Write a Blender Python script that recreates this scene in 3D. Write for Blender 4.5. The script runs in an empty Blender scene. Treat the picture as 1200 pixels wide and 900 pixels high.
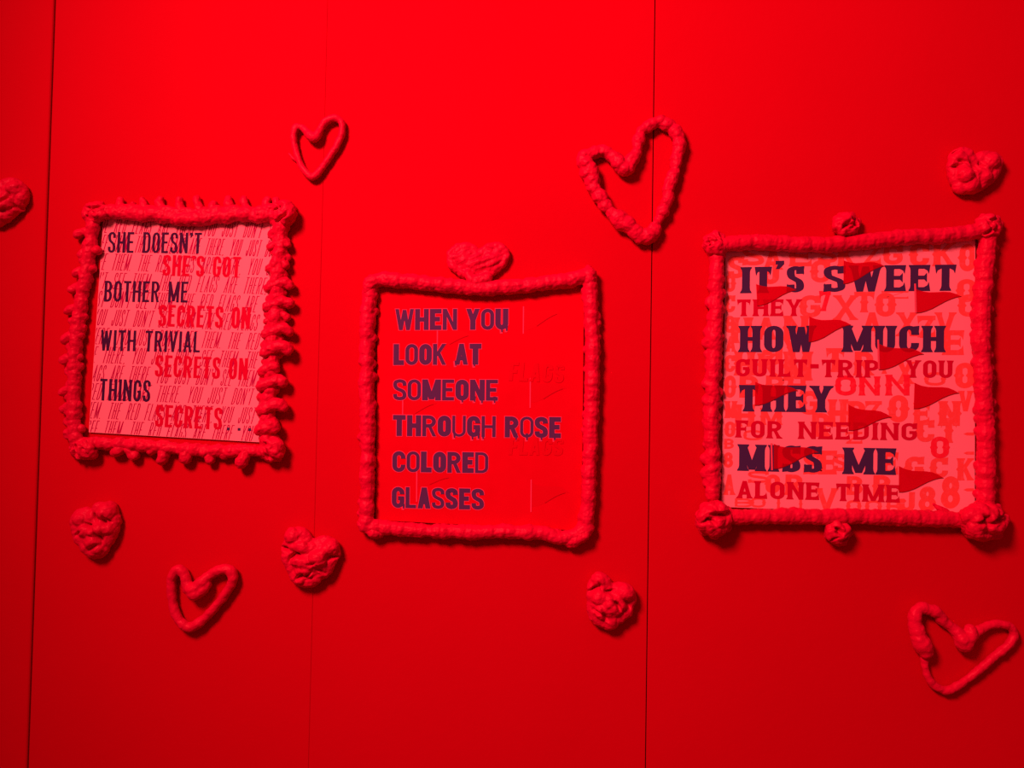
import bpy, bmesh, math, random
import numpy as np
from mathutils import Vector, Matrix, noise

scene = bpy.context.scene
col = scene.collection
random.seed(7)
rad = math.radians

# ------------------------------------------------------------------ camera
F = 873.0                                   # focal length in photo pixels
DIST = 0.96
cam_d = bpy.data.cameras.new('camera')
cam = bpy.data.objects.new('camera', cam_d)
col.objects.link(cam)
cam_d.sensor_width = 36.0
cam_d.lens = 36.0 * F / 1200.0
cam_d.clip_start = 0.01
CAM_R = Matrix.Rotation(rad(90 + 1.62), 4, 'X') @ Matrix.Rotation(rad(1.02), 4, 'Z')
CAM_P = Vector((0.0, -DIST, 1.5))
cam.matrix_world = Matrix.Translation(CAM_P) @ CAM_R
scene.camera = cam
R3 = CAM_R.to_3x3()

def W(px, py, h=0.0):
    """place on the wall that the photo shows at (px, py); h = distance out from the wall face"""
    d = R3 @ Vector(((px - 600) / F, -(py - 450) / F, -1.0))
    t = (-h - CAM_P.y) / d.y
    return CAM_P + d * t

PX = DIST / F                               # metres per photo pixel on the wall

# ------------------------------------------------------------------ light
LIGHT = (1.0, 0.060, 0.080)
scene.view_settings.view_transform = 'Standard'
scene.view_settings.look = 'None'
scene.view_settings.exposure = 0.0
scene.view_settings.gamma = 1.0
scene.view_settings.use_curve_mapping = False

w = bpy.data.worlds.new('room_light')
scene.world = w
w.use_nodes = True
bg = w.node_tree.nodes['Background']
bg.inputs[1].default_value = 0.235
_tc = w.node_tree.nodes.new('ShaderNodeTexCoord')          # dim red room: lit ceiling above, dark floor below
_sx = w.node_tree.nodes.new('ShaderNodeSeparateXYZ')
_mr = w.node_tree.nodes.new('ShaderNodeMapRange')
_mr.inputs['From Min'].default_value = -0.8
_mr.inputs['From Max'].default_value = 0.9
_mr.inputs['To Min'].default_value = 0.25
_mr.inputs['To Max'].default_value = 1.75
_mx = w.node_tree.nodes.new('ShaderNodeVectorMath')
_mx.operation = 'SCALE'
_mx.inputs[0].default_value = LIGHT
w.node_tree.links.new(_tc.outputs['Generated'], _sx.inputs[0])
w.node_tree.links.new(_sx.outputs['Z'], _mr.inputs['Value'])
w.node_tree.links.new(_mr.outputs[0], _mx.inputs['Scale'])
w.node_tree.links.new(_mx.outputs[0], bg.inputs[0])

def lamp(name, kind, loc, target, energy, size, blend=None, angle=None):
    d = bpy.data.lights.new(name, kind)
    o = bpy.data.objects.new(name, d)
    col.objects.link(o)
    o.location = loc
    o.rotation_euler = (Vector(target) - Vector(loc)).to_track_quat('-Z', 'Y').to_euler()
    d.energy = energy
    d.color = LIGHT
    if kind == 'SPOT':
        d.shadow_soft_size = size
        d.spot_size = rad(angle)
        d.spot_blend = blend
    else:
        d.shape = 'DISK'
        d.size = size
    return o

key_loc = W(-50, -371, 0.0) + Vector((0, -1.25, 0))
lamp('red_spot_lamp', 'SPOT', key_loc, W(1297, 556), 240, 0.22, 1.0, 109)

# ------------------------------------------------------------------ materials
def mat(name, color, rough=0.5, spec=0.3, bump=None, tint=None):
    m = bpy.data.materials.new(name)
    m.use_nodes = True
    nt = m.node_tree
    b = nt.nodes['Principled BSDF']
    b.inputs['Base Color'].default_value = (*color, 1)
    b.inputs['Roughness'].default_value = rough
    b.inputs['Specular IOR Level'].default_value = spec
    tc = nt.nodes.new('ShaderNodeTexCoord')
    if tint:                                # paint unevenness: (second colour, scale, low, high)
        n = nt.nodes.new('ShaderNodeTexNoise')
        n.inputs['Scale'].default_value = tint[1]
        n.inputs['Detail'].default_value = 6
        nt.links.new(tc.outputs['Object'], n.inputs['Vector'])
        r = nt.nodes.new('ShaderNodeValToRGB')
        r.color_ramp.elements[0].position = tint[2]
        r.color_ramp.elements[1].position = tint[3]
        r.color_ramp.elements[0].color = (*color, 1)
        r.color_ramp.elements[1].color = (*tint[0], 1)
        nt.links.new(n.outputs['Fac'], r.inputs[0])
        nt.links.new(r.outputs[0], b.inputs['Base Color'])
    if bump:                                # list of (scale, strength, distance)
        prev = None
        for sc, st, di in bump:
            n = nt.nodes.new('ShaderNodeTexNoise')
            n.inputs['Scale'].default_value = sc
            n.inputs['Detail'].default_value = 5
            nt.links.new(tc.outputs['Object'], n.inputs['Vector'])
            k = nt.nodes.new('ShaderNodeBump')
            k.inputs['Strength'].default_value = st
            k.inputs['Distance'].default_value = di
            nt.links.new(n.outputs['Fac'], k.inputs['Height'])
            if prev:
                nt.links.new(prev.outputs[0], k.inputs['Normal'])
            prev = k
        nt.links.new(prev.outputs[0], b.inputs['Normal'])
    return m

M_wall = mat('red wall paint', (0.52, 0.0, 0.032), 0.6, 0.03, [(60, 0.12, 0.002), (420, 0.10, 0.0006)], ((0.50, 0.0, 0.028), 3.0, 0.35, 0.7))
M_gap = mat('dark board edge', (0.10, 0.004, 0.01), 0.8, 0.1)
M_floor = mat('red floor', (0.35, 0.01, 0.02), 0.7, 0.2, [(30, 0.2, 0.002)])
M_foam = mat('red painted foam', (0.60, 0.0, 0.11), 0.42, 0.26, [(260, 0.55, 0.0012), (900, 0.35, 0.0005)], ((0.54, 0.0, 0.085), 90, 0.35, 0.75))
M_white = mat('white paper', (0.88, 0.84, 0.86), 0.7, 0.1, [(300, 0.05, 0.0003)])
M_redpaper = mat('red printed paper', (0.62, 0.0, 0.035), 0.6, 0.03, [(300, 0.05, 0.0003)], ((0.59, 0.0, 0.03), 40, 0.3, 0.7))
M_navy = mat('dark navy ink', (0.050, 0.08, 0.25), 0.6, 0.1)
M_black = mat('black ink', (0.040, 0.035, 0.15), 0.6, 0.1)
M_plum = mat('dark plum ink', (0.080, 0.11, 0.34), 0.6, 0.1)
M_halo = mat('pale pink ink', (0.75, 0.16, 0.36), 0.6, 0.1)
M_redink = mat('red ink', (0.53, 0.0, 0.085), 0.6, 0.1)
M_rowink = mat('crimson fine ink', (0.38, 0.0, 0.20), 0.6, 0.1)
M_ghost = mat('pale red ink', (0.84, 0.25, 0.20), 0.6, 0.1, None, ((0.86, 0.38, 0.36), 160, 0.55, 0.72))
M_ghostdeep = mat('mid red ink', (0.80, 0.05, 0.12), 0.6, 0.1, None, ((0.84, 0.14, 0.2), 180, 0.5, 0.75))
M_tone = mat('tone on tone ink', (0.575, 0.0, 0.030), 0.6, 0.1)
M_line = mat('thin dark red ink', (0.22, 0.0, 0.02), 0.6, 0.1)
M_faint = mat('faint dark red ink', (0.36, 0.0, 0.022), 0.6, 0.1)
M_pole = mat('pale pole ink', (0.75, 0.25, 0.35), 0.6, 0.1)

def film(name, color, cover, tint):         # printed translucent red: what is under it shows through
    m = bpy.data.materials.new(name)
    m.use_nodes = True
    nt = m.node_tree
    b = nt.nodes['Principled BSDF']
    b.inputs['Base Color'].default_value = (*color, 1)
    b.inputs['Roughness'].default_value = 0.6
    b.inputs['Specular IOR Level'].default_value = 0.1
    t = nt.nodes.new('ShaderNodeBsdfTransparent')
    t.inputs[0].default_value = (*tint, 1)
    mx = nt.nodes.new('ShaderNodeMixShader')
    mx.inputs[0].default_value = cover
    nt.links.new(t.outputs[0], mx.inputs[1])
    nt.links.new(b.outputs[0], mx.inputs[2])
    nt.links.new(mx.outputs[0], nt.nodes['Material Output'].inputs[0])
    return m
M_flag = film('translucent red flag ink', (0.66, 0.0, 0.06), 0.52, (0.82, 0.05, 0.22))

# ------------------------------------------------------------------ object helpers
at_world = {}                               # where each object's origin stands

def tag(o, label, cat, group=None):
    o['label'] = label
    o['category'] = cat
    if group:
        o['group'] = group
    return o

def empty(name, loc, label, cat, group=None):
    o = bpy.data.objects.new(name, None)
    col.objects.link(o)
    o.empty_display_size = 0.02
    o.location = loc
    at_world[o.name] = Vector(loc)
    return tag(o, label, cat, group)

def link(name, me, mats, parent=None, label=None):
    """link a mesh whose vertices are in world space; origin at its own centre"""
    o = bpy.data.objects.new(name, me)
    col.objects.link(o)
    for m in (mats if isinstance(mats, (list, tuple)) else [mats]):
        me.materials.append(m)
    n = len(me.vertices)
    co = np.empty(n * 3, 'f')
    me.vertices.foreach_get('co', co)
    co = co.reshape(-1, 3)
    c = (co.min(0) + co.max(0)) / 2
    me.vertices.foreach_set('co', (co - c).ravel())
    me.update()
    base = Vector(c.tolist())
    if parent:
        o.parent = parent
        o.location = base - at_world[parent.name]
    else:
        o.location = base
    at_world[o.name] = base
    if label:
        o['label'] = label
    return o

def box_bm(bm, x0, x1, y0, y1, z0, z1, bev=0.0):
    r = bmesh.ops.create_cube(bm, size=1)
    for v in r['verts']:
        v.co = Vector((x0 + (v.co.x + .5) * (x1 - x0), y0 + (v.co.y + .5) * (y1 - y0), z0 + (v.co.z + .5) * (z1 - z0)))
    if bev:
        bmesh.ops.bevel(bm, geom=list({e for v in r['verts'] for e in v.link_edges}), offset=bev, segments=3, profile=.5, affect='EDGES')

def struct(name, bm, m, rotz=0, pivot=None):
    me = bpy.data.meshes.new(name)
    bm.to_mesh(me)
    bm.free()
    o = link(name, me, m)
    o['kind'] = 'structure'
    if rotz:
        M = Matrix.Translation(pivot) @ Matrix.Rotation(rotz, 4, 'Z') @ Matrix.Translation(-pivot)
        o.matrix_world = M @ Matrix.Translation(o.location)
    return o

# ------------------------------------------------------------------ the wall boards
xl = W(48, 450).x
xm = W(762.2, 450).x
xf = W(383, 60).x
TH = 0.018
bm = bmesh.new(); box_bm(bm, xl + 0.0012, xf - 0.0002, 0.0, TH, 0.0, 2.6, 0.0012)
box_bm(bm, xf - 0.0002, xm - 0.0008, 0.00007, TH, 0.0, 2.6, 0.0002)
struct('wall_back', bm, M_wall)
bm = bmesh.new(); box_bm(bm, xm + 0.0007, xm + 2.2, 0.0, TH, 0.0, 2.6, 0.0005)
struct('wall_right', bm, M_wall)
bm = bmesh.new(); box_bm(bm, xl - 2.4, xl - 0.0008, 0.0, TH, 0.0, 2.6, 0.0030)
struct('wall_left', bm, M_wall, rad(2), Vector((xl, 0, 0)))
bm = bmesh.new(); box_bm(bm, xm - 0.04, xm + 0.04, TH, TH + 0.02, 0.0, 2.6)
box_bm(bm, xl - 0.04, xl + 0.04, TH + 0.004, TH + 0.024, 0.0, 2.6)
struct('trim_1', bm, M_gap)                 # battens behind the two joints
bm = bmesh.new(); box_bm(bm, xl - 2.4, xm + 2.2, -2.2, 0.03, -0.02, 0.0)
struct('floor', bm, M_floor)

# ------------------------------------------------------------------ foam
_ico = {}
def ico(n):
    if n not in _ico:
        b = bmesh.new()
        bmesh.ops.create_icosphere(b, subdivisions=n, radius=1)
        b.verts.ensure_lookup_table()
        _ico[n] = (np.array([v.co[:] for v in b.verts]), np.array([[v.index for v in f.verts] for f in b.faces]))
        b.free()
    return _ico[n]

def crom(pts, step=2.0, closed=False):
    """Catmull-Rom through points (any number of columns), resampled about every `step` px"""
    P = [np.array(p, float) for p in pts]
    n = len(P)
    out = []
    segs = n if closed else n - 1
    for i in range(segs):
        if closed:
            a, b, c, d = P[(i - 1) % n], P[i], P[(i + 1) % n], P[(i + 2) % n]
        else:
            a, b, c, d = P[max(i - 1, 0)], P[i], P[i + 1], P[min(i + 2, n - 1)]
        k = max(2, int(np.hypot(*(c - b)[:2]) / step))
        for j in range(k):
            t = j / k
            out.append(0.5 * ((2 * b) + (-a + c) * t + (2 * a - 5 * b + 4 * c - d) * t * t + (-a + 3 * b - 3 * c + d) * t ** 3))
    if not closed:
        out.append(P[-1])
    return np.array(out)

def rope(pts, r=None, h=0.8, wob=0.10, lump=0.14, closed=False, seed=0, step=None):
    """spheres (px, py, r, height) along a bead; pts are (x, y) or (x, y, r)"""
    if len(pts[0]) == 2:
        pts = [(*p, r) for p in pts]
    C = crom(pts, step or max(1.2, 0.3 * min(p[2] for p in pts)), closed)
    S = []
    for i, (x, y, rr) in enumerate(C):
        q = Vector((x * .11 + seed * 7.3, y * .11, seed * 3.1))
        k = 1 + lump * noise.noise(q * 1.6) * 1.6
        S.append((x + noise.noise(q + Vector((9, 0, 0))) * rr * wob * 2, y + noise.noise(q + Vector((0, 9, 5))) * rr * wob * 2,
                  rr * k, rr * (h + 0.12 * noise.noise(q + Vector((3, 3, 3))))))
    return S

def coil(pts, r, amp, period, h=0.9, seed=0, skew=0.0, jit=0.25, rise=0.6):
    """a bead laid down in tight zig-zag folds along a path"""
    rnd = random.Random(seed)
    C = crom(pts, 1.0)
    s = np.r_[0, np.cumsum(np.hypot(*np.diff(C[:, :2], axis=0).T))]
    L = s[-1]
    T = np.gradient(C[:, :2], axis=0)
    T /= np.linalg.norm(T, axis=1)[:, None]
    keys = []
    d, sg = 0.0, 1
    while d <= L:
        i = min(np.searchsorted(s, d), len(C) - 1)
        n = np.array((-T[i][1], T[i][0]))
        a = amp * (1 + jit * rnd.uniform(-1, 1))
        p = C[i][:2] + n * a * sg + T[i] * skew * sg
        keys.append((p[0], p[1], r * (1 + .22 * rnd.uniform(-1, 1)), r * h))
        m = C[i][:2] + T[i] * period * .25
        keys.append((m[0], m[1], r * (1 + .15 * rnd.uniform(-1, 1)), r * (h + rise * rnd.uniform(.4, 1.1))))
        d += period / 2 * (1 + jit * rnd.uniform(-1, 1))
        sg = -sg
    return [tuple(x) for x in crom(keys, max(1.2, .32 * r))]

def hollows(cx, cy, R, seed, n=5):
    rnd = random.Random(seed * 3 + 1)
    return [(cx + rnd.uniform(-.55, .55) * R, cy + rnd.uniform(-.5, .5) * R, rnd.uniform(.14, .24) * R, rnd.uniform(.25, .45) * R) for _ in range(n)]

def blob(cx, cy, R, seed=0, h=0.75, worms=7, sx=1.0, sy=1.0):
    """a knot of squeezed foam: a core with short folded beads over it"""
    rnd = random.Random(seed)
    S = [(cx, cy, R * .72 * min(sx, sy), R * .5)]
    for k in range(5):
        a = k * 1.257 + rnd.random()
        S.append((cx + math.cos(a) * R * .38 * sx, cy + math.sin(a) * R * .38 * sy, R * .50, R * .42))
    for k in range(worms):
        a = k * 6.283 / worms + rnd.uniform(-.3, .3)
        rr = R * rnd.uniform(.20, .28)
        p0 = (cx + math.cos(a) * (R - rr) * sx, cy + math.sin(a) * (R - rr) * sy, rr, R * .40)
        b = a + rnd.uniform(.7, 1.5)
        p1 = (cx + math.cos(b) * R * .62 * sx, cy + math.sin(b) * R * .62 * sy, rr * 1.1, R * (h + .12))
        c = b + rnd.uniform(.9, 1.9)
        p2 = (cx + math.cos(c) * R * .25 * sx, cy + math.sin(c) * R * .25 * sy, rr * 1.15, R * (h + .35))
        S += [tuple(x) for x in crom([p0, p1, p2], max(1.2, .35 * rr))]
    return S

def heart_poly(cx, cy, wd, ht, ang=0.0, n=90):
    P = []
    for i in range(n):
        t = 2 * math.pi * i / n
        x = 16 * math.sin(t) ** 3 / 34
        y = -(13 * math.cos(t) - 5 * math.cos(2 * t) - 2 * math.cos(3 * t) - math.cos(4 * t)) / 30 - 0.085
        x, y = x * wd, y * ht
        P.append((cx + x * math.cos(ang) - y * math.sin(ang), cy + x * math.sin(ang) + y * math.cos(ang)))
    return P

def inside(P, x, y):
    c = False
    for i in range(len(P)):
        (x0, y0), (x1, y1) = P[i], P[i - 1]
        if (y0 > y) != (y1 > y) and x < (x1 - x0) * (y - y0) / (y1 - y0) + x0:
            c = not c
    return c

def filled_heart(r, seed, dome, outline, lumps=(), zig=None, worms=7):
    """a solid heart: edge bead, packed core, puffy lumps and short squeezed folds over the top"""
    rnd = random.Random(seed)
    P = [tuple(p) for p in crom(outline, 3, True)]
    cx = sum(p[0] for p in P) / len(P); cy = sum(p[1] for p in P) / len(P)
    wd = max(p[0] for p in P) - min(p[0] for p in P); ht = max(p[1] for p in P) - min(p[1] for p in P)
    Q = [(cx + (x - cx) * (1 - 2.0 * r / wd), cy + (y - cy) * (1 - 2.0 * r / ht)) for x, y in P]
    R = max(wd, ht)
    edge = lambda x, y: min(math.hypot(x - a, y - b) for a, b in Q)
    rise = lambda x, y: r * (.75 + dome * min(1, edge(x, y) / (R * .22)))
    S = rope(Q[::4], r, 0.9, 0.10, 0.16, True, seed)
    for i in range(500):
        x = cx + rnd.uniform(-.5, .5) * R; y = cy + rnd.uniform(-.5, .5) * R
        if inside(Q, x, y):
            S.append((x, y, r * 0.95, rise(x, y) - r * .15))
    for x, y, rr in lumps:
        S.append((x, y, rr, max(rr * .8, rise(x, y) + r * .25)))
    if zig is None:
        k = 0
        while k < worms:
            x = cx + rnd.uniform(-.4, .4) * wd; y = cy + rnd.uniform(-.35, .4) * ht
            if not inside(Q, x, y):
                continue
            k += 1
            a = rnd.uniform(-.7, .5); L = rnd.uniform(.10, .19) * R; b = rnd.uniform(-.5, .5) * L
            pts = [(x - math.cos(a) * L, y - math.sin(a) * L), (x + math.sin(a) * b, y - math.cos(a) * b), (x + math.cos(a) * L, y + math.sin(a) * L)]
            if all(inside(Q, *p) for p in pts):
                rr = r * rnd.uniform(.55, .85)
                S += [tuple(q) for q in crom([(px, py, rr * f, rise(px, py) + r * g) for (px, py), f, g in zip(pts, (.8, 1, .75), (.30, .62, .25))], max(1.2, .35 * rr))]
    else:                                   # thin bead folded back and forth in slanting rows
        u = np.array((math.cos(zig), math.sin(zig))); v = np.array((-u[1], u[0]))
        keys = []; sg = 1; k = -.5 * R
        while k < .5 * R:
            line = [t for t in np.arange(-.6 * R, .6 * R, 1.0) if inside(Q, *(np.array((cx, cy)) + v * k + u * t))]
            if len(line) > 4:
                for t in (np.linspace(line[0], line[-1], 4) if sg > 0 else np.linspace(line[-1], line[0], 4)):
                    p = np.array((cx, cy)) + v * (k + rnd.uniform(-1, 1) * r * .35) + u * t
                    keys.append((p[0], p[1], r * rnd.uniform(.55, .75), rise(*p) + r * rnd.uniform(.1, .4)))
                sg = -sg
            k += r * 1.25
        S += [tuple(x) for x in crom(keys, max(1.2, .3 * r))]
    return S

def foam(name, spheres, parent=None, label=None, voxel=0.0011, rough=1.0, smooth=2, back=0.0004, frame=None, pits=()):
    """fuse the bead's spheres into one lumpy skin, with a flat back on the wall"""
    V, Fc = ico(2)
    n = len(V)
    vs = np.empty((len(spheres) * n, 3)); fs = np.empty((len(spheres) * len(Fc), 3), int)
    for i, (x, y, r, h) in enumerate(spheres):
        hm = max(h, 0.2) * PX
        c = W(x, y, hm)
        vs[i * n:(i + 1) * n] = V * (r * PX * (DIST - hm) / DIST) + np.array(c)
        fs[i * len(Fc):(i + 1) * len(Fc)] = Fc + i * n
    me = bpy.data.meshes.new('foam')
    me.from_pydata(vs.tolist(), [], fs.tolist())
    t = bpy.data.objects.new('foam_work', me)
    col.objects.link(t)
    m = t.modifiers.new('r', 'REMESH'); m.mode = 'VOXEL'; m.voxel_size = voxel; m.use_smooth_shade = True
    if smooth:
        m = t.modifiers.new('s', 'SMOOTH'); m.iterations = smooth; m.factor = .5
    dg = bpy.context.evaluated_depsgraph_get()
    out = bpy.data.meshes.new_from_object(t.evaluated_get(dg))
    bpy.data.objects.remove(t); bpy.data.meshes.remove(me)
    N = len(out.vertices)
    co = np.empty(N * 3, 'f'); out.vertices.foreach_get('co', co); co = co.reshape(-1, 3)
    no = np.empty(N * 3, 'f'); out.vertices.foreach_get('normal', no); no = no.reshape(-1, 3)
    dd = np.empty(N)
    for i in range(N):
        p = Vector(co[i].tolist())
        dd[i] = (.0016 * noise.noise(p * 95) + .0011 * noise.noise(p * 210 + Vector((5, 1, 2))) + .0005 * noise.noise(p * 520)) * rough
    co = co + no * dd[:, None]
    for px, py, pr, dp in pits:             # hollows between the folds
        c = W(px, py, 0.012)
        a = math.sin(px * 12.9 + py * 78.2) * .9 - .25          # each hollow is a slanting crease
        u = (co[:, 0] - c.x) * math.cos(a) + (co[:, 2] - c.z) * math.sin(a)
        v = (co[:, 2] - c.z) * math.cos(a) - (co[:, 0] - c.x) * math.sin(a) + u * u * 30 * math.cos(px)
        d2 = ((u / 1.9) ** 2 + (v / .62) ** 2) / (pr * PX) ** 2
        co[:, 1] += np.minimum(dp * PX, -.75 * co[:, 1]) * np.exp(-d2 * 1.6) * (co[:, 1] < -.004)
    co[:, 1] = np.minimum(co[:, 1], -back)
    if frame is not None:                   # mounted on a board that turns about a joint
        co = frame(co)
    out.vertices.foreach_set('co', co.astype('f').ravel())
    out.name = name
    for p in out.polygons:
        p.use_smooth = True
    out.update()
    out.materials.clear()
    return link(name, out, M_foam, parent, label)

# ------------------------------------------------------------------ lettering
def arc(cx, cy, rx, ry, a0, a1, n=10):
    return [(cx + rx * math.cos(rad(a0 + (a1 - a0) * i / n)), cy + ry * math.sin(rad(a0 + (a1 - a0) * i / n))) for i in range(n + 1)]

K = .25
S_PATH = [(1, .74), (.93, .93), (.5, 1), (.07, .93), (0, .76), (.14, .60), (.5, .5), (.86, .40), (1, .24), (.93, .07), (.5, 0), (.07, .07), (0, .26)]
S_PATH = [tuple(p) for p in crom(S_PATH, .04)]
# D x0 y0 x1 y1 footflag0 footflag1 : stem or diagonal;  H y x0 x1 flag : bar;  C pts closed : curve;  B x y dir : beak
GL = {
 'A': (1.05, [('D', 0, 0, .5, 1, 1, 0), ('D', 1, 0, .5, 1, 1, 0), ('H', .26, .2, .8, '')]),
 'B': (1, [('D', 0, 0, 0, 1, 0, 0), ('C', [(0, 1), (.45, 1)] + arc(.45, .76, .5, .24, 90, -90) + [(0, .52)], 0), ('C', [(0, .52), (.45, .52)] + arc(.45, .26, .55, .26, 90, -90) + [(0, 0)], 0)]),
 'C': (1, [('C', [(1, .68)] + arc(.5, 1 - K, .5, K, 0, 180) + arc(.5, K, .5, K, 180, 360) + [(1, .32)], 0), ('B', 1, 1, -1)]),
 'D': (1, [('D', 0, 0, 0, 1, 0, 0), ('C', [(0, 1), (.5, 1)] + arc(.5, 1 - K, .5, K, 90, 0) + arc(.5, K, .5, K, 0, -90) + [(0, 0)], 0)]),
 'E': (.9, [('D', 0, 0, 0, 1, 1, 1), ('H', 1, 0, 1, 'd'), ('H', .52, 0, .8, 'b'), ('H', 0, 0, 1, 'u')]),
 'F': (.88, [('D', 0, 0, 0, 1, 1, 1), ('H', 1, 0, 1, 'd'), ('H', .50, 0, .8, 'b')]),
 'G': (1, [('C', [(1, .70)] + arc(.5, 1 - K, .5, K, 0, 180) + arc(.5, K, .5, K, 180, 360) + [(1, .45)], 0), ('H', .45, .5, 1, ''), ('B', 1, 1, -1)]),
 'H': (1.05, [('D', 0, 0, 0, 1, 1, 1), ('D', 1, 0, 1, 1, 1, 1), ('H', .5, 0, 1, '')]),
 'I': (0, [('D', .5, 0, .5, 1, 1, 1)]),
 'J': (.9, [('C', [(1, 1), (1, .6)] + arc(.5, K, .5, K, 0, -180) + [(0, .35)], 0)]),
 'K': (1.05, [('D', 0, 0, 0, 1, 1, 1), ('D', .12, .42, 1, 1, 0, 1), ('D', 1, 0, .32, .62, 1, 0)]),
 'L': (.85, [('D', 0, 0, 0, 1, 1, 1), ('H', 0, 0, 1, 'u')]),
 'M': (1.4, [('D', 0, 0, 0, 1, 1, 1), ('D', 1, 0, 1, 1, 1, 1), ('D', .5, .05, 0, 1, 0, 0), ('D', .5, .05, 1, 1, 0, 0)]),
 'N': (1.1, [('D', 0, 0, 0, 1, 1, 1), ('D', 1, 0, 1, 1, 0, 1), ('D', 1, 0, 0, 1, 0, 0)]),
 'O': (1, [('C', arc(.5, 1 - K, .5, K, 0, 180) + arc(.5, K, .5, K, 180, 360), 1)]),
 'P': (1, [('D', 0, 0, 0, 1, 1, 1), ('C', [(0, 1), (.5, 1)] + arc(.5, .74, .5, .26, 90, -90) + [(0, .48)], 0)]),
 'R': (1.05, [('D', 0, 0, 0, 1, 1, 0), ('C', [(0, 1), (.45, 1)] + arc(.45, .75, .5, .25, 90, -90) + [(0, .5)], 0), ('D', 1, 0, .45, .55, 1, 0)]),
 'S': (.98, [('C', S_PATH, 0), ('B', 1, 1, -1), ('B', 0, 0, 1)]),
 'T': (.98, [('D', .5, 0, .5, 1, 1, 0), ('H', 1, 0, 1, 'd'), ('H', 1, 1, 0, 'd')]),
 'U': (1, [('C', [(0, 1), (0, .6)] + arc(.5, K, .5, K, 180, 360) + [(1, .6), (1, 1)], 0), ('D', 0, .7, 0, 1, 0, 1), ('D', 1, .7, 1, 1, 0, 1)]),
 'V': (1.05, [('D', .5, 0, 0, 1, 0, 1), ('D', .5, 0, 1, 1, 0, 1)]),
 'W': (1.45, [('D', .26, 0, 0, 1, 0, 1), ('D', .26, 0, .5, .96, 0, 0), ('D', .74, 0, .5, .96, 0, 0), ('D', .74, 0, 1, 1, 0, 1)]),
 'X': (1.1, [('D', 0, 0, 1, 1, 1, 1), ('D', 1, 0, 0, 1, 1, 1)]),
 'Y': (1.08, [('D', .5, .42, 0, 1, 0, 1), ('D', .5, .42, 1, 1, 0, 1), ('D', .5, 0, .5, .5, 1, 0)]),
 'Z': (.95, [('H', 1, 0, 1, ''), ('H', 0, 0, 1, 'u'), ('H', 1, 1, 0, 'd'), ('D', 0, .03, 1, .97, 0, 0)]),
 '7': (.8, [('H', 1, 0, 1, ''), ('H', 1, 1, 0, 'd'), ('D', .2, 0, 1, .97, 1, 0)]),
 '8': (.95, [('C', arc(.5, .76, .42, .24, 0, 360, 20), 1), ('C', arc(.5, .26, .5, .26, 0, 360, 20), 1)]),
}
NARROW = {'.': .0, ',': .0, "'": .0, '-': .6, ' ': .0}

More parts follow.
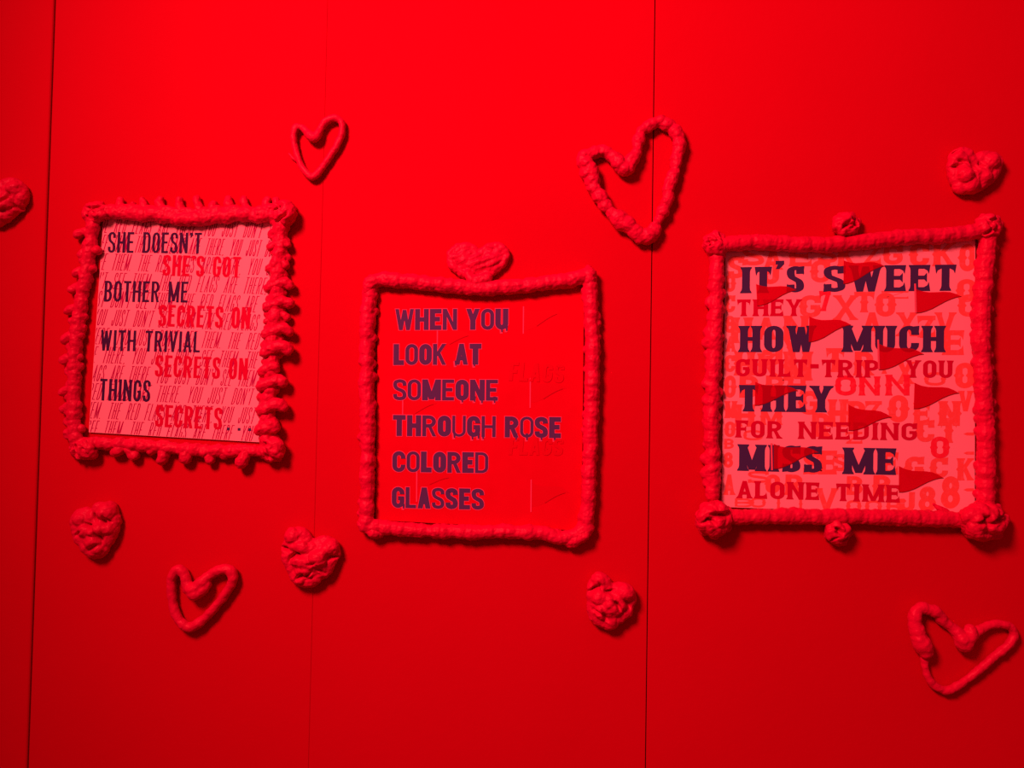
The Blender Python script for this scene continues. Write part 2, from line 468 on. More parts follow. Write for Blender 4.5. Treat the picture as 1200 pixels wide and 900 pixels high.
def glyph_polys(ch, Wd, Ht, wv, wh, serif, spur=0.0):
    """outline polygons of one letter in a Wd x Ht box"""
    P = []
    if ch == '.':
        return [[(0, 0), (wv, 0), (wv, wv), (0, wv)]]
    if ch == ',':
        return [[(wv * .2, wv), (wv * .2, 0), (-wv * .1, -wv * .8), (wv * .4, -wv * .8), (wv * 1.2, 0), (wv * 1.2, wv)]]
    if ch == "'":
        b = 1.22 if serif else 1.0
        hh = .32 if serif else .24
        return [[(0, Ht * b), (wv * 1.1, Ht * b), (wv * 1.1, Ht * (b - .13)), (wv * .5, Ht * (b - hh)), (0.02 * wv, Ht * (b - hh)), (wv * .3, Ht * (b - .14)), (0, Ht * (b - .14))]]
    if ch == '-':
        return [[(0, Ht * .5), (Wd, Ht * .5), (Wd, Ht * .74), (0, Ht * .74)]]
    X = lambda x: wv / 2 + x * (Wd - wv)
    s = serif * Ht
    for e in GL[ch][1]:
        k = e[0]
        if k == 'D':
            _, x0, y0, x1, y1, f0, f1 = e
            a, b = X(x0), X(x1)
            ya, yb = y0 * Ht, y1 * Ht
            dx, dy = b - a, yb - ya
            hw = wv / 2 * (1.0 if abs(dx) < .05 * Ht else (.84 if serif else .92))
            P.append([(a - hw, ya), (a + hw, ya), (b + hw, yb), (b - hw, yb)])
            if spur and a == b:
                q = hw + spur * Ht
                P.append([(a - q, .5 * Ht), (a - hw * .9, .39 * Ht), (a + hw * .9, .39 * Ht), (a + q, .5 * Ht), (a + hw * .9, .61 * Ht), (a - hw * .9, .61 * Ht)])
            if serif:
                for fl, xx, yy, d in ((f0, a, ya, 1), (f1, b, yb, -1)):
                    if fl:
                        sl = dx / dy * .2 * Ht * d if abs(dy) > 1e-6 else 0
                        P.append([(xx - hw - s, yy), (xx + hw + s, yy), (xx + hw + s * .8 , yy + d * .05 * Ht), (xx + hw + s * .25 + sl * .5, yy + d * .11 * Ht), (xx + hw + sl, yy + d * .2 * Ht),
                                  (xx - hw + sl, yy + d * .2 * Ht), (xx - hw - s * .25 + sl * .5, yy + d * .11 * Ht), (xx - hw - s * .8, yy + d * .05 * Ht)])
        elif k == 'H':
            _, y, x0, x1, f = e
            yc = wh / 2 + y * (Ht - wh)
            a, b = X(x0), X(x1)
            sg = 1 if b > a else -1
            a0 = a
            be = b + sg * wv * (.38 if serif else .45)
            P.append([(min(a0, be), yc - wh / 2), (max(a0, be), yc - wh / 2), (max(a0, be), yc + wh / 2), (min(a0, be), yc + wh / 2)])
            if serif and f:
                L, q = .17 * Ht, .2 * Ht
                if f in 'db' and not (f == 'b'):
                    P.append([(be + sg * s * .5, yc + wh / 2), (be - sg * .02 * Ht, yc - wh / 2 - q), (be - sg * L * .45, yc - wh / 2 - q * .35), (be - sg * L * 1.2, yc - wh / 2), (be - sg * L, yc + wh / 2)])
                elif f == 'u':
                    P.append([(be + sg * s * .5, yc - wh / 2), (be - sg * .02 * Ht, yc + wh / 2 + q), (be - sg * L * .45, yc + wh / 2 + q * .35), (be - sg * L * 1.2, yc + wh / 2), (be - sg * L, yc - wh / 2)])
                else:
                    P.append([(be, yc + wh / 2 + q * .55), (be - sg * L, yc), (be, yc - wh / 2 - q * .55)])
        elif k == 'C':
            _, pts, closed = e
            Q = np.array([(X(x), wh / 2 + y * (Ht - wh)) for x, y in pts])
            keep = [0] + [i for i in range(1, len(Q)) if np.hypot(*(Q[i] - Q[i - 1])) > 1e-4]
            Q = Q[keep]
            if closed and np.hypot(*(Q[0] - Q[-1])) < 1e-3:
                Q = Q[:-1]
            n = len(Q)
            T = np.array([(Q[(i + 1) % n] - Q[i - 1]) if closed else (Q[min(i + 1, n - 1)] - Q[max(i - 1, 0)]) for i in range(n)])
            T /= np.maximum(np.linalg.norm(T, axis=1), 1e-9)[:, None]
            O = np.stack((-T[:, 1] * wv / 2, T[:, 0] * wh / 2), 1)
            A, B = Q + O, Q - O
            if spur and ch in 'OCGUJ':
                for xx in ((X(0), X(1)) if ch in 'OU' else (X(0),)):
                    q, hw = wv / 2 + spur * Ht, wv / 2
                    P.append([(xx - q, .5 * Ht), (xx - hw * .9, .40 * Ht), (xx + hw * .9, .40 * Ht), (xx + q, .5 * Ht), (xx + hw * .9, .60 * Ht), (xx - hw * .9, .60 * Ht)])
            for i in range(n if closed else n - 1):
                j = (i + 1) % n
                P.append([tuple(A[i]), tuple(B[i]), tuple(B[j]), tuple(A[j])])
        elif k == 'B' and serif:
            _, x, y, d = e
            xe = X(x) + (wv * .45 if x else -wv * .45)
            g = -1 if x else 1
            P.append([(xe + -g * s * .3, y * Ht), (xe + g * .01 * Ht, (y + d * .34) * Ht), (xe + g * .14 * Ht, (y + d * .17) * Ht), (xe + g * .26 * Ht, (y + d * .03) * Ht)])
    return P

def text_polys(text, p0, p1, cap, wv=.16, wh=None, serif=0, up=(0, -1), slant=0.0, gap=.16, space=.6, weights=None, drip=None, grow=0.0):
    """polygons, in photo pixels, of a line running from p0 to p1 on its baseline"""
    p0, p1 = np.array(p0, float), np.array(p1, float)
    L = np.hypot(*(p1 - p0))
    ux = (p1 - p0) / L
    upv = np.array(up, float) / np.hypot(*up)
    H = cap
    ws = [(weights[i % len(weights)] if weights else wv) * H for i in range(len(text))]
    fixed, units = 0.0, 0.0
    for i, c in enumerate(text):
        if c in ".,'":
            fixed += ws[i]
        elif c == 'I':
            fixed += ws[i] + serif * H * 1.2
        elif c == ' ':
            units += space
        elif c == '-':
            units += .6
        else:
            units += GL[c][0]
        if i < len(text) - 1:
            units += gap
    u = (L - fixed) / units
    x = 0.0
    out = []
    for i, c in enumerate(text):
        wv_ = ws[i] + grow * 2
        wh_ = (wh * H if wh else ws[i] * .88) + grow * 2
        if c == ' ':
            x += (space + gap) * u
            continue
        if c in ".,'":
            Wd = ws[i]
        elif c == 'I':
            Wd = ws[i] + serif * H * 1.2
        elif c == '-':
            Wd = .6 * u
        else:
            Wd = GL[c][0] * u
        polys = glyph_polys(c, Wd + grow * 2, H + grow * 2, wv_, wh_, serif)
        if c == 'I' and serif:
            pass
        if drip and i in drip:
            for fx, ln in drip[i]:
                a = fx * Wd
                polys.append([(a - 1.4 - grow, H * .2), (a + 1.8 + grow, H * .2), (a + 1.0 + grow, -ln - grow), (a - .4 - grow, -ln - grow)])
        for P in polys:
            out.append([tuple(p0 + ux * (x + px - grow + slant * (py - grow)) + upv * (py - grow)) for px, py in P])
        x += Wd + gap * u
    return out

def clip(polys, quad):
    """keep what falls on the sheet (convex quad in photo px)"""
    Q = [np.array(q, float) for q in quad]
    c = sum(Q) / 4
    res = []
    for P in polys:
        P = [np.array(p, float) for p in P]
        for i in range(4):
            a, b = Q[i], Q[(i + 1) % 4]
            n = np.array((-(b - a)[1], (b - a)[0]))
            if np.dot(c - a, n) < 0:
                n = -n
            out = []
            for k in range(len(P)):
                s, e = P[k - 1], P[k]
                ds, de = np.dot(s - a, n), np.dot(e - a, n)
                if (ds >= 0) != (de >= 0):
                    out.append(s + (e - s) * ds / (ds - de))
                if de >= 0:
                    out.append(e)
            P = out
            if len(P) < 3:
                break
        if len(P) >= 3:
            res.append([tuple(p) for p in P])
    return res

def print_mesh(name, layers, parent, h, mats, label=None):
    """ink on the sheet: layers = list of (polygons, material slot); later layers lie over earlier ones"""
    vs, fs, mi = [], [], []
    for k, (polys, slot) in enumerate(layers):
        for P in polys:
            if len(P) < 3:
                continue
            b = len(vs)
            vs += [W(x, y, h + k * 0.00011 + (len(fs) % 31) * 0.000003)[:] for x, y in P]
            f = list(range(b, b + len(P)))
            # face the room
            ar = sum(P[i - 1][0] * P[i][1] - P[i][0] * P[i - 1][1] for i in range(len(P)))
            fs.append(f if ar < 0 else f[::-1])
            mi.append(slot)
    me = bpy.data.meshes.new(name)
    me.from_pydata(vs, [], fs)
    for p, s in zip(me.polygons, mi):
        p.material_index = s
    return link(name, me, mats, parent, label)

def sheet(name, quad, parent, m, h0=0.0020, h1=0.0030, label=None):
    bm = bmesh.new()
    A = [bm.verts.new(W(*q, h1)) for q in quad]
    # back edge directly behind the front one
    B = [bm.verts.new(Vector((v.co.x, -h0, v.co.z))) for v in A]
    bm.faces.new(A[::-1])
    bm.faces.new(B)
    for i in range(4):
        bm.faces.new((A[i], A[(i + 1) % 4], B[(i + 1) % 4], B[i]))
    bmesh.ops.recalc_face_normals(bm, faces=bm.faces[:])
    me = bpy.data.meshes.new(name)
    bm.to_mesh(me)
    bm.free()
    return link(name, me, m, parent, label)

INK = 0.00308

# ------------------------------------------------------------------ poster with slanted rows of small lettering
Q1 = [(121.5, 257), (316, 263), (322, 518), (104, 507)]
Q1 = [(121.5, 250), (320, 258), (309, 518.5), (104, 506.5)]
FP1 = empty('framed_poster', W(212, 385, 0.0005), 'white poster of slanted fine lettering in a frilly red foam frame', 'framed poster')
po = sheet('paper', Q1, FP1, M_white)
rows = ["THE RED FLAGS ARE THERE, YOU JUST DON'T SEE",
        "SEE THEM. THE RED FLAGS ARE THERE, YOU JUST DON'T",
        "SEE THEM. THE RED FLAGS ARE THERE, YOU JUST",
        "DON'T SEE THEM. THE RED FLAGS ARE THERE, YOU",
        "JUST DON'T SEE THEM. THE RED FLAGS ARE THERE",
        "YOU JUST DON'T SEE THEM. THE RED FLAGS ARE",
        "THERE, YOU JUST DON'T SEE THEM. THE RED FLAGS",
        "ARE THERE, YOU JUST DON'T SEE THEM. THE RED",
        "FLAGS ARE THERE, YOU JUST DON'T SEE THEM. THE",
        "RED FLAGS ARE THERE, YOU JUST DON'T SEE",
        "THEM. THE RED FLAGS ARE THERE, YOU JUST DON'T",
        "SEE THEM. THE RED FLAGS ARE THERE, YOU JUST"]
rp = []
for i, t in enumerate(rows):
    yl = 272.5 + 21.75 * i
    xl_ = 119 - (yl - 258) * .067 - (6, 4, 6, 14, 10, 3, 9, 11, 8, 3, 9, 3)[i]
    xr_ = 322 - (yl - 258) * .052 + (4, 8, 10, 16, 14, 6, 18, 8, 8, 5, 16, 12)[i]
    rp += text_polys(t, (xl_, yl), (xr_, yl + (xr_ - xl_) * .034), 19.6, wv=.058, wh=.05, up=(.075, -1), slant=.20, gap=.42, space=1.5)
rp = clip(rp, [(Q1[0][0] + .5, Q1[0][1]), (Q1[1][0] - 1, Q1[1][1]), (Q1[2][0] - 1, Q1[2][1] - .5), (Q1[3][0] + .5, Q1[3][1] - .5)])
print_mesh('background_lettering', [(rp, 0)], po, INK, [M_rowink], 'rows of thin slanted red capitals')
for t, a, b, cap in (("SHE'S GOT", (190, 323), (281, 325.5), 24.5), ("SECRETS ON", (185, 382.3), (292.5, 385.5), 25.5),
                     ("SECRETS ON", (181, 441.3), (289.5, 445.3), 25.5), ("SECRETS", (181.2, 500), (259.5, 503.7), 26)):
    print_mesh('lettering', [(text_polys(t, a, b, cap, wv=.155, wh=.125, up=(.06, -1), gap=.2, space=.65), 0)], po, INK + .0001, [M_redink], 'red condensed capitals')
dots = [[(x, y), (x + 3.4, y + .1), (x + 3.3, y + 3.4), (x - .1, y + 3.3)] for x, y in ((266, 501), (278.5, 501.4), (291, 501.8))]
for d in dots:
    print_mesh('printed_dot', [([d], 0)], po, INK + .0001, [M_navy], 'small dark dot')
for t, a, b, cap in (("SHE DOESN'T", (126, 296), (235.5, 297), 24.3), ("BOTHER ME", (121.7, 353.4), (219.5, 354.5), 24.5),
                     ("WITH TRIVIAL", (117, 410.8), (234, 413), 24.3), ("THINGS", (116, 469.2), (175.5, 471), 25.5)):
    print_mesh('lettering', [(text_polys(t, a, b, cap, wv=.125, wh=.105, up=(.055, -1), gap=.24, space=.7), 0)], po, INK + .0002, [M_black], 'black condensed capitals')

# ------------------------------------------------------------------ red poster with heavy uneven lettering
def pennant(tl, bl, tip):
    tl, bl, tip = map(lambda p: np.array(p, float), (tl, bl, tip))
    vv = bl - tl
    uu = tip - (tl + vv * .42)
    top = [(0, 0), (.07, .06), (.16, .12), (.3, .17), (.45, .18), (.6, .18), (.75, .21), (.88, .30), (1, .42)]
    bot = [(.9, .44), (.78, .50), (.64, .60), (.5, .73), (.36, .86), (.22, .95), (.1, 1.0), (0, 1.0)]
    f = lambda q: tuple(tl + uu * q[0] + vv * q[1])
    return [f(q) for q in top + bot], [f(q) for q in [(1, .42)] + bot]

def stripe(pts, wdt):
    out = []
    for a, b in zip(pts[:-1], pts[1:]):
        a, b = np.array(a), np.array(b)
        d = (b - a) / max(1e-6, np.hypot(*(b - a)))
        n = np.array((-d[1], d[0])) * wdt / 2
        out.append([tuple(a + n), tuple(b + n), tuple(b - n), tuple(a - n)])
    return out

Q2 = [(443, 330), (684.5, 326), (681.5, 622), (440.5, 609.5)]
FP2 = empty('framed_poster', W(562, 475, 0.0005), 'red poster with dark uneven lettering in a red foam frame topped by a heart', 'framed poster')
po = sheet('paper', Q2, FP2, M_redpaper)
for tl, bl, tip, py in (((613.5, 362), (613.5, 388), (657, 367), 391), ((621.5, 446), (621.5, 472), (664, 455), 478), ((512.6, 384), (512.6, 407), (553, 393), 420),
                        ((472, 466), (472, 489), (512, 473), 490), ((488.5, 546), (488.5, 570), (530, 560), 588), ((622.5, 565), (622.5, 593.5), (667, 577), 600)):
    poly, edge = pennant(tl, bl, tip)
    print_mesh('flag', [([poly], 0), (stripe(edge[1:6], .7), 1), (stripe([(tl[0], tl[1] - 3), (tl[0] - .3, py)], 1.3), 2)], po, INK, [M_tone, M_faint, M_halo], 'faint printed pennant on a pale pole')
for gh in (text_polys('FLAGS', (596, 446), (660, 449), 22, wv=.2, up=(.02, -1), slant=.08), text_polys('FLAGS', (596, 533), (659, 534), 20, wv=.2, up=(.02, -1), slant=.08)):
    print_mesh('background_lettering', [(gh, 0)], po, INK + .0003, [M_tone], 'barely visible tone on tone letters')
HV, MD, LT = .30, .22, .15
lines2 = [("WHEN YOU", (462.8, 386.8), (595.5, 386.3), 24.6, [.20, .27, .29, .21, .2, .30, .20, .31], {7: [(.5, 3), (.86, 1.5)]}),
          ("LOOK AT", (461, 427.8), (564.3, 427.3), 24.6, [.31, .20, .30, .22, .2, .27, .33], {5: [(.06, 1.2)], 6: [(.4, 2)]}),
          ("SOMEONE", (460.7, 469), (583.5, 469.6), 24.6, [.19, .18, .33, .20, .31, .29, .22], {4: [(.5, 2.2)], 5: [(.3, 1.4), (.8, 3)], 6: [(.7, 2.6)]}),
          ("THROUGH ROSE", (460, 510.8), (657.5, 513.4), 24.6, [.30, .30, .20, .32, .13, .29, .16, .2, .29, .14, .28, .31], {4: [(.15, 1.5)], 5: [(.4, 3), (.85, 2)], 6: [(.1, 2.5)], 8: [(.8, 2.8)], 9: [(.5, 3)], 10: [(.5, 2.6)], 11: [(.45, 3.2)]}),
          ("COLORED", (459.7, 553), (572, 554.6), 24.4, [.25, .17, .33, .33, .24, .32, .15], None),
          ("GLASSES", (459, 595), (567, 597.5), 24.6, [.26, .20, .31, .18, .28, .28, .24], {0: [(.92, .8)]})]
for t, a, b, cap, wts, dr in lines2:
    A = text_polys(t, a, b, cap, weights=[.05 + q * .68 for q in wts], up=(.01, -1), gap=.09, space=.5, drip=dr, grow=.75)
    B = text_polys(t, a, b, cap, weights=[.05 + q * .68 for q in wts], up=(.01, -1), gap=.09, space=.5, drip=dr)
    print_mesh('lettering', [(A, 0), (B, 1)], po, INK + .0002, [M_halo, M_plum], 'dark plum capitals of uneven weight')

# ------------------------------------------------------------------ big poster with slab lettering and red pennants
Q3 = [(850.5, 285), (1143, 276), (1142.3, 605.5), (845.5, 594)]
FP3 = empty('framed_poster', W(996, 442, 0.0005), 'white poster with dark slab lettering and red pennants in a foam frame with corner rosettes', 'framed poster')
po = sheet('paper', Q3, FP3, M_white)
Z = lambda ox, oy: (lambda x, y: (ox + x / 7.5, oy + y / 7.5))
ghost = [  # letter, centre x, top y, bottom y, width
 ('S', 882, 288, 311, 27), ('A', 905, 292, 316, 24), ('E', 938, 289, 312, 28), ('S', 969, 288, 308, 24), ('K', 992, 288, 312, 22), ('Z', 1021, 288, 310, 24), ('G', 1046, 287, 310, 24),
 ('C', 1077, 285, 312, 24), ('K', 1106, 284, 312, 27), ('O', 1133, 286, 318, 20), ('S', 862, 300, 326, 20), ('C', 961, 305, 331, 24), ('J', 902, 306, 333, 22), ('O', 1132, 327, 354, 24),
 ('O', 1134, 345, 371, 24), ('G', 949, 346, 372, 26), ('X', 990, 346, 375, 30), ('O', 1037, 343, 371, 24), ('T', 1012, 342, 366, 26), ('Z', 1048, 341, 350, 34),
 ('H', 868, 372, 402, 26), ('A', 897, 372, 398, 26), ('N', 932, 370, 398, 30), ('A', 1021, 366, 394, 26), ('X', 1062, 366, 394, 26), ('Z', 1085, 370, 396, 24), ('V', 1107, 366, 392, 26),
 ('E', 1117, 387, 416, 26), ('Y', 927, 392, 422, 30), ('J', 905, 398, 428, 24), ('H', 872, 412, 440, 24), ('K', 899, 414, 440, 24), ('M', 934, 412, 446, 34), ('T', 978, 408, 436, 24), ('R', 1012, 412, 440, 24),
 ('I', 1036, 412, 438, 10), ('X', 1060, 424, 450, 22), ('O', 1095, 436, 452, 26), ('O', 1130, 425, 455, 24), ('B', 877, 440, 466, 24), ('R', 908, 440, 464, 24), ('H', 933, 441, 462, 22),
 ('G', 948, 458, 486, 26), ('H', 981, 468, 500, 22), ('P', 1003, 470, 498, 22), ('Z', 1023, 470, 492, 22), ('O', 1052, 463, 495, 24), ('E', 1080, 472, 498, 20), ('N', 1112, 470, 499, 26), ('V', 1131, 458, 482, 18),
 ('H', 872, 474, 500, 24), ('M', 903, 478, 498, 26), ('R', 962, 484, 512, 24), ('C', 1084, 492, 518, 22), ('T', 1111, 490, 519, 22), ('O', 882, 504, 516, 24), ('Z', 1000, 506, 520, 22),
 ('S', 952, 530, 556, 24), ('E', 970, 528, 556, 22), ('S', 984, 532, 552, 18), ('G', 1071, 535, 562, 24), ('C', 1100, 536, 560, 22), ('K', 1131, 537, 563, 20), ('E', 1042, 530, 556, 22),
 ('S', 888, 552, 566, 26), ('O', 905, 556, 578, 18), ('R', 930, 556, 580, 22), ('B', 1001, 558, 580, 20), ('B', 1033, 557, 582, 22), ('8', 1113, 558, 596, 24), ('8', 1086, 570, 600, 22), ('J', 1062, 574, 600, 20),
 ('V', 968, 572, 598, 28), ('B', 871, 584, 594.5, 22), ('O', 888, 583, 594.8, 18), ('I', 912, 583, 596, 9), ('I', 938, 584, 597, 9), ('O', 1023, 586, 600.5, 20), ('B', 1047, 586, 601, 18), ('O', 1000, 586, 600, 18),
 ('O', 855, 322, 342, 13), ('C', 855, 346, 366, 13), ('8', 855, 370, 390, 13), ('A', 856, 394, 412, 13), ('C', 855, 416, 436, 13), ('O', 855, 440, 466, 14), ('M', 856, 470, 490, 14), ('O', 855, 494, 512, 13), ('B', 854, 514, 526, 12), ('8', 853, 530, 548, 12), ('A', 854, 556, 580, 14)]
gp = []
for ch, cx, yt, yb, wd in ghost:
    hgt = yb - yt
    polys = glyph_polys(ch, wd * .94, hgt, min(hgt * .29, wd * .35), hgt * .20, .06, .07)
    gp += [[(cx - wd * .45 + x + .02 * y, yb - y) for x, y in P] for P in polys]
for y in (508.5, 531, 574):
    gp.append([(1129, y), (1133, y - 1.7), (1141.5, y - 1.8), (1141.5, y + 1.8), (1133, y + 1.7)])
gp = clip(gp, [(Q3[0][0] + 1, Q3[0][1]), (Q3[1][0] - 1, Q3[1][1]), (Q3[2][0] - 1, Q3[2][1] - 1), (Q3[3][0] + 1, Q3[3][1] - 1)])
print_mesh('background_lettering', [(gp, 0)], po, INK, [M_ghost], 'scattered pale red slab capitals')
for ch, cx, yt, yb, wd in (('7', 967, 341, 364.5, 16), ('O', 991, 440, 463.5, 26), ('N', 1019, 441, 463.5, 26), ('N', 1052, 439, 463.5, 30), ('O', 1101.5, 511.5, 537, 23)):
    hgt = yb - yt
    polys = glyph_polys(ch, wd * .92, hgt, hgt * .27, hgt * .2, .05, .05)
    dp = [[(cx - wd * .46 + x, yb - y) for x, y in P] for P in polys]
    print_mesh('background_letter', [(dp, 0)], po, INK + .0001, [M_ghostdeep], 'mid red slab capital')
WR = dict(serif=.075, gap=.20, up=(.012, -1))
def words(parts, cap, wv, wh, m, label, h):
    for t, a, b in parts:
        print_mesh('lettering', [(text_polys(t, a, b, cap, wv=wv, wh=wh, **WR), 0)], po, h, [m], label)
RL, BL_ = 'red slab capitals', 'dark navy slab capitals'
words([("THEY", (863.5, 370.5), (939, 370.2))], 19.6, .27, .16, M_redink, RL, INK + .0002)
words([("GUILT-TRIP", (862, 441), (1030, 442.5)), ("YOU", (1061.5, 442.5), (1116, 443))], 20.5, .27, .17, M_redink, RL, INK + .0002)
words([("FOR", (862.5, 512.6), (916, 514)), ("NEEDING", (936, 514.3), (1074.5, 516.2))], 20.3, .27, .17, M_redink, RL, INK + .0002)
words([("ALONE", (863.5, 583.8), (960, 586)), ("TIME", (979.5, 587), (1054.5, 589))], 20.5, .28, .18, M_redink, RL, INK + .0002)
words([("IT'S", (868, 343.6), (942, 342.2)), ("SWEET", (965, 342), (1120.5, 340.5))], 30.5, .30, .145, M_navy, BL_, INK + .0003)
words([("HOW", (867, 412.6), (955, 412.4)), ("MUCH", (988, 412.4), (1106, 412.6))], 30.8, .30, .145, M_navy, BL_, INK + .0003)
words([("THEY", (865.5, 482), (975, 483.2))], 31, .30, .145, M_navy, BL_, INK + .0003)
words([("MISS", (866, 551.5), (963, 554)), ("ME", (989, 555.4), (1050, 556.5))], 31, .30, .145, M_navy, BL_, INK + .0003)
a3 = lambda x, y: (800 + x / 3, 240 + y / 3)
b3 = lambda x, y: (800 + x / 3, 440 + y / 3)
for tl, bl, tip, pole in ((a3(258, 278), a3(262, 355), a3(400, 300), None), (a3(566, 195), a3(565, 278), a3(710, 215), None),
                          (a3(820, 296), a3(820, 380), a3(980, 322), (a3(817, 277), a3(820, 380))), (a3(445, 392), a3(443, 482), a3(592, 422), None),
                          (a3(690, 488), a3(690, 580), a3(848, 525), (a3(687, 474), a3(690, 578))), (b3(255, 22), b3(253, 105), b3(405, 53), None),
                          (b3(815, 25), b3(812, 117), b3(972, 62), None), (b3(583, 102), b3(583, 193), b3(735, 147), None),
                          (b3(320, 240), b3(320, 328), b3(478, 270), (b3(312, 238), b3(314, 333))), (b3(760, 318), b3(760, 410), b3(917, 360), None)):
    poly, edge = pennant(tl, bl, tip)
    lay = [([poly], 0), (stripe(edge, .7), 1)]
    if pole:
        lay.append((stripe(pole, 2.2), 2))
    print_mesh('flag', lay, po, INK + .0004, [M_flag, M_line, M_pole], 'translucent red pennant printed over the letters')

# ------------------------------------------------------------------ frilly foam frame
fr = foam('frame',
    rope([(103, 252), (130, 249), (160, 251), (190, 252), (215, 257), (250, 255), (285, 252), (315, 253), (332, 250)], 8.5, .95, .12, .16, seed=1)
    + rope([(104, 247), (140, 245), (190, 247), (230, 250), (280, 247), (330, 246)], 6, 1.3, .25, .3, seed=2)
    + rope([(92, 519), (120, 520), (160, 521), (200, 525), (240, 528), (280, 529), (318, 527)], 7.5, .95, .12, .2, seed=3)
    + coil([(108, 256), (104, 285), (101, 315), (96, 345), (93, 375), (87.5, 400), (86, 430), (85, 460), (85, 490), (88, 520)], 5.2, 5.0, 15, 1.05, 11)
    + rope([(110, 258), (105, 290), (99, 330), (93, 370), (89, 400), (87, 450), (87, 490), (89, 520)], 7.5, 1.0, .1, .15, seed=4)
    + coil([(328, 258), (327, 290), (325, 330), (322, 370), (320, 400), (316, 440), (314, 480), (312, 525)], 6.0, 7.5, 19, 1.0, 12)
    + rope([(329, 258), (327, 300), (324, 350), (320, 400), (316, 450), (313, 500), (313, 525)], 9, .85, .1, .15, seed=5), FP1, rough=.8)
for k, (x, y, dx) in enumerate(((92, 273, -6), (96, 297, 0), (90, 318, -2), (84, 338, -2), (80, 363, -2), (76, 396, -1), (75, 421, -2), (73, 458, -2), (74, 478, -2), (78, 505, 0))):
    foam('scallop', rope([(x + 17, y - 3), (x + 8, y - 2), (x + 1 + dx * .3, y + 2)], 5.6, 1.3, .1, .15, seed=20 + k), fr, rough=.7)
for k, (x, y) in enumerate(((140, 234), (156, 239), (168, 233), (187, 232), (210, 234), (232, 232), (250, 237), (267, 231), (286, 232), (312, 233), (324, 234))):
    foam('scallop', rope([(x + 3, y + 14, 6), (x, y + 7, 5.2), (x + 1 - (k % 3), y + 1, 4.4)], None, 1.25, .1, .15, seed=40 + k), fr, rough=.7)
for k, (x, y, r) in enumerate(((341, 286, 6), (339, 311, 5.5), (344, 334, 6.5), (344, 356, 6.5), (339, 372, 5), (343, 388, 7), (342, 409, 8), (328, 432, 7), (336, 448, 7.5), (336, 477, 7.5), (327, 501, 8))):
    x0 = 322 - (y - 280) * .06
    foam('scallop', rope([(x0 - 4, y + 4, r * .95), ((x0 + x) / 2, y - 3, r), (x - r * .7, y, r * .92)], None, 1.7, .08, .12, seed=60 + k), fr, rough=.8)
for k, (x, y, dx, dy, r) in enumerate(((100, 530, 8, 2, 8), (142, 526, -7, 4, 6), (157, 533, -6, -6, 6), (178, 528, 7, -4, 5.5), (190, 538, 2, -9, 6.5), (217, 537, 1, -8, 6.5), (246, 540, 0, -9, 6), (262, 533, 6, -3, 5.5), (284, 541, 3, -9, 7.5))):
    foam('scallop', rope([(x + dx, y + dy, r), (x + dx * .4, y + dy * .3, r * 1.1), (x, y, r * 1.1)], None, 1.2, .08, .12, seed=80 + k), fr, rough=.8)
foam('corner_knot', blob(113, 248, 15, 5, sx=1.1, sy=.85), fr, pits=hollows(113, 248, 15, 5))
foam('corner_knot', blob(333, 250, 17, 6, sx=.95, sy=1), fr, pits=hollows(333, 250, 17, 6))
foam('corner_knot', blob(97, 527, 16, 8, sx=1.1, sy=.8), fr, pits=hollows(97, 527, 16, 8))
foam('corner_knot', blob(319, 526, 17, 9, sx=1, sy=1), fr, pits=hollows(319, 526, 17, 9))

# ------------------------------------------------------------------ plain rope foam frame
fr = foam('frame',
    rope([(437, 330), (452, 327), (480, 330), (510, 333), (540, 336), (558, 338), (580, 337), (610, 335), (640, 332), (665, 329), (690, 322)], 9.2, 1.05, .08, .09, seed=101)
    + rope([(428, 617), (445, 617), (470, 620), (505, 622), (540, 623), (575, 623), (610, 623), (635, 625), (655, 630), (675, 627), (688, 618)], 8.6, 1.0, .10, .15, seed=102)
    + coil([(437, 334), (433, 370), (431, 400), (431, 440), (430, 480), (430, 520), (432, 560), (429, 590), (429, 616)], 5.2, 4.2, 11, 1.05, 103, jit=.5)
    + rope([(436, 332), (431, 370), (430, 410), (430, 450), (430, 500), (431, 550), (429, 616)], 8.6, .95, .10, .14, seed=104)
    + coil([(690, 322), (692, 350), (694, 385), (694, 420), (694, 460), (692, 500), (691, 540), (689, 580), (686, 618)], 5.2, 4.2, 10, 1.05, 105, jit=.5)
    + rope([(690, 322), (693, 370), (694, 420), (693, 470), (691, 540), (687, 618)], 8.8, .95, .08, .10, seed=106), FP2, rough=.6)
foam('corner_knot', rope([(431, 342, 7), (433, 332, 9), (442, 328, 7)], None, 1.3, .2, .2, seed=107), fr)
foam('corner_knot', rope([(689, 314, 5), (690, 323, 8), (692, 334, 7.5)], None, 1.3, .2, .25, seed=108), fr)
foam('corner_knot', rope([(427, 610, 6), (430, 619, 7.5), (443, 623, 7)], None, 1.2, .2, .3, seed=109), fr)
foam('corner_knot', rope([(652, 625, 6), (666, 633, 7), (682, 628, 8), (690, 612, 6)], None, 1.2, .2, .3, seed=110), fr)
foam('heart_crest', filled_heart(5.2, 111, 1.2, [(560, 297), (551, 288), (536, 285), (525, 292), (523, 305), (530, 317), (545, 327), (556, 333), (570, 327), (586, 318), (597, 304), (596, 290), (583, 284), (569, 288)], zig=-.35)
     + rope([(549, 322, 6), (556, 330, 7), (570, 326, 7)], None, 1.6, .1, .1, seed=112), fr, rough=.8)

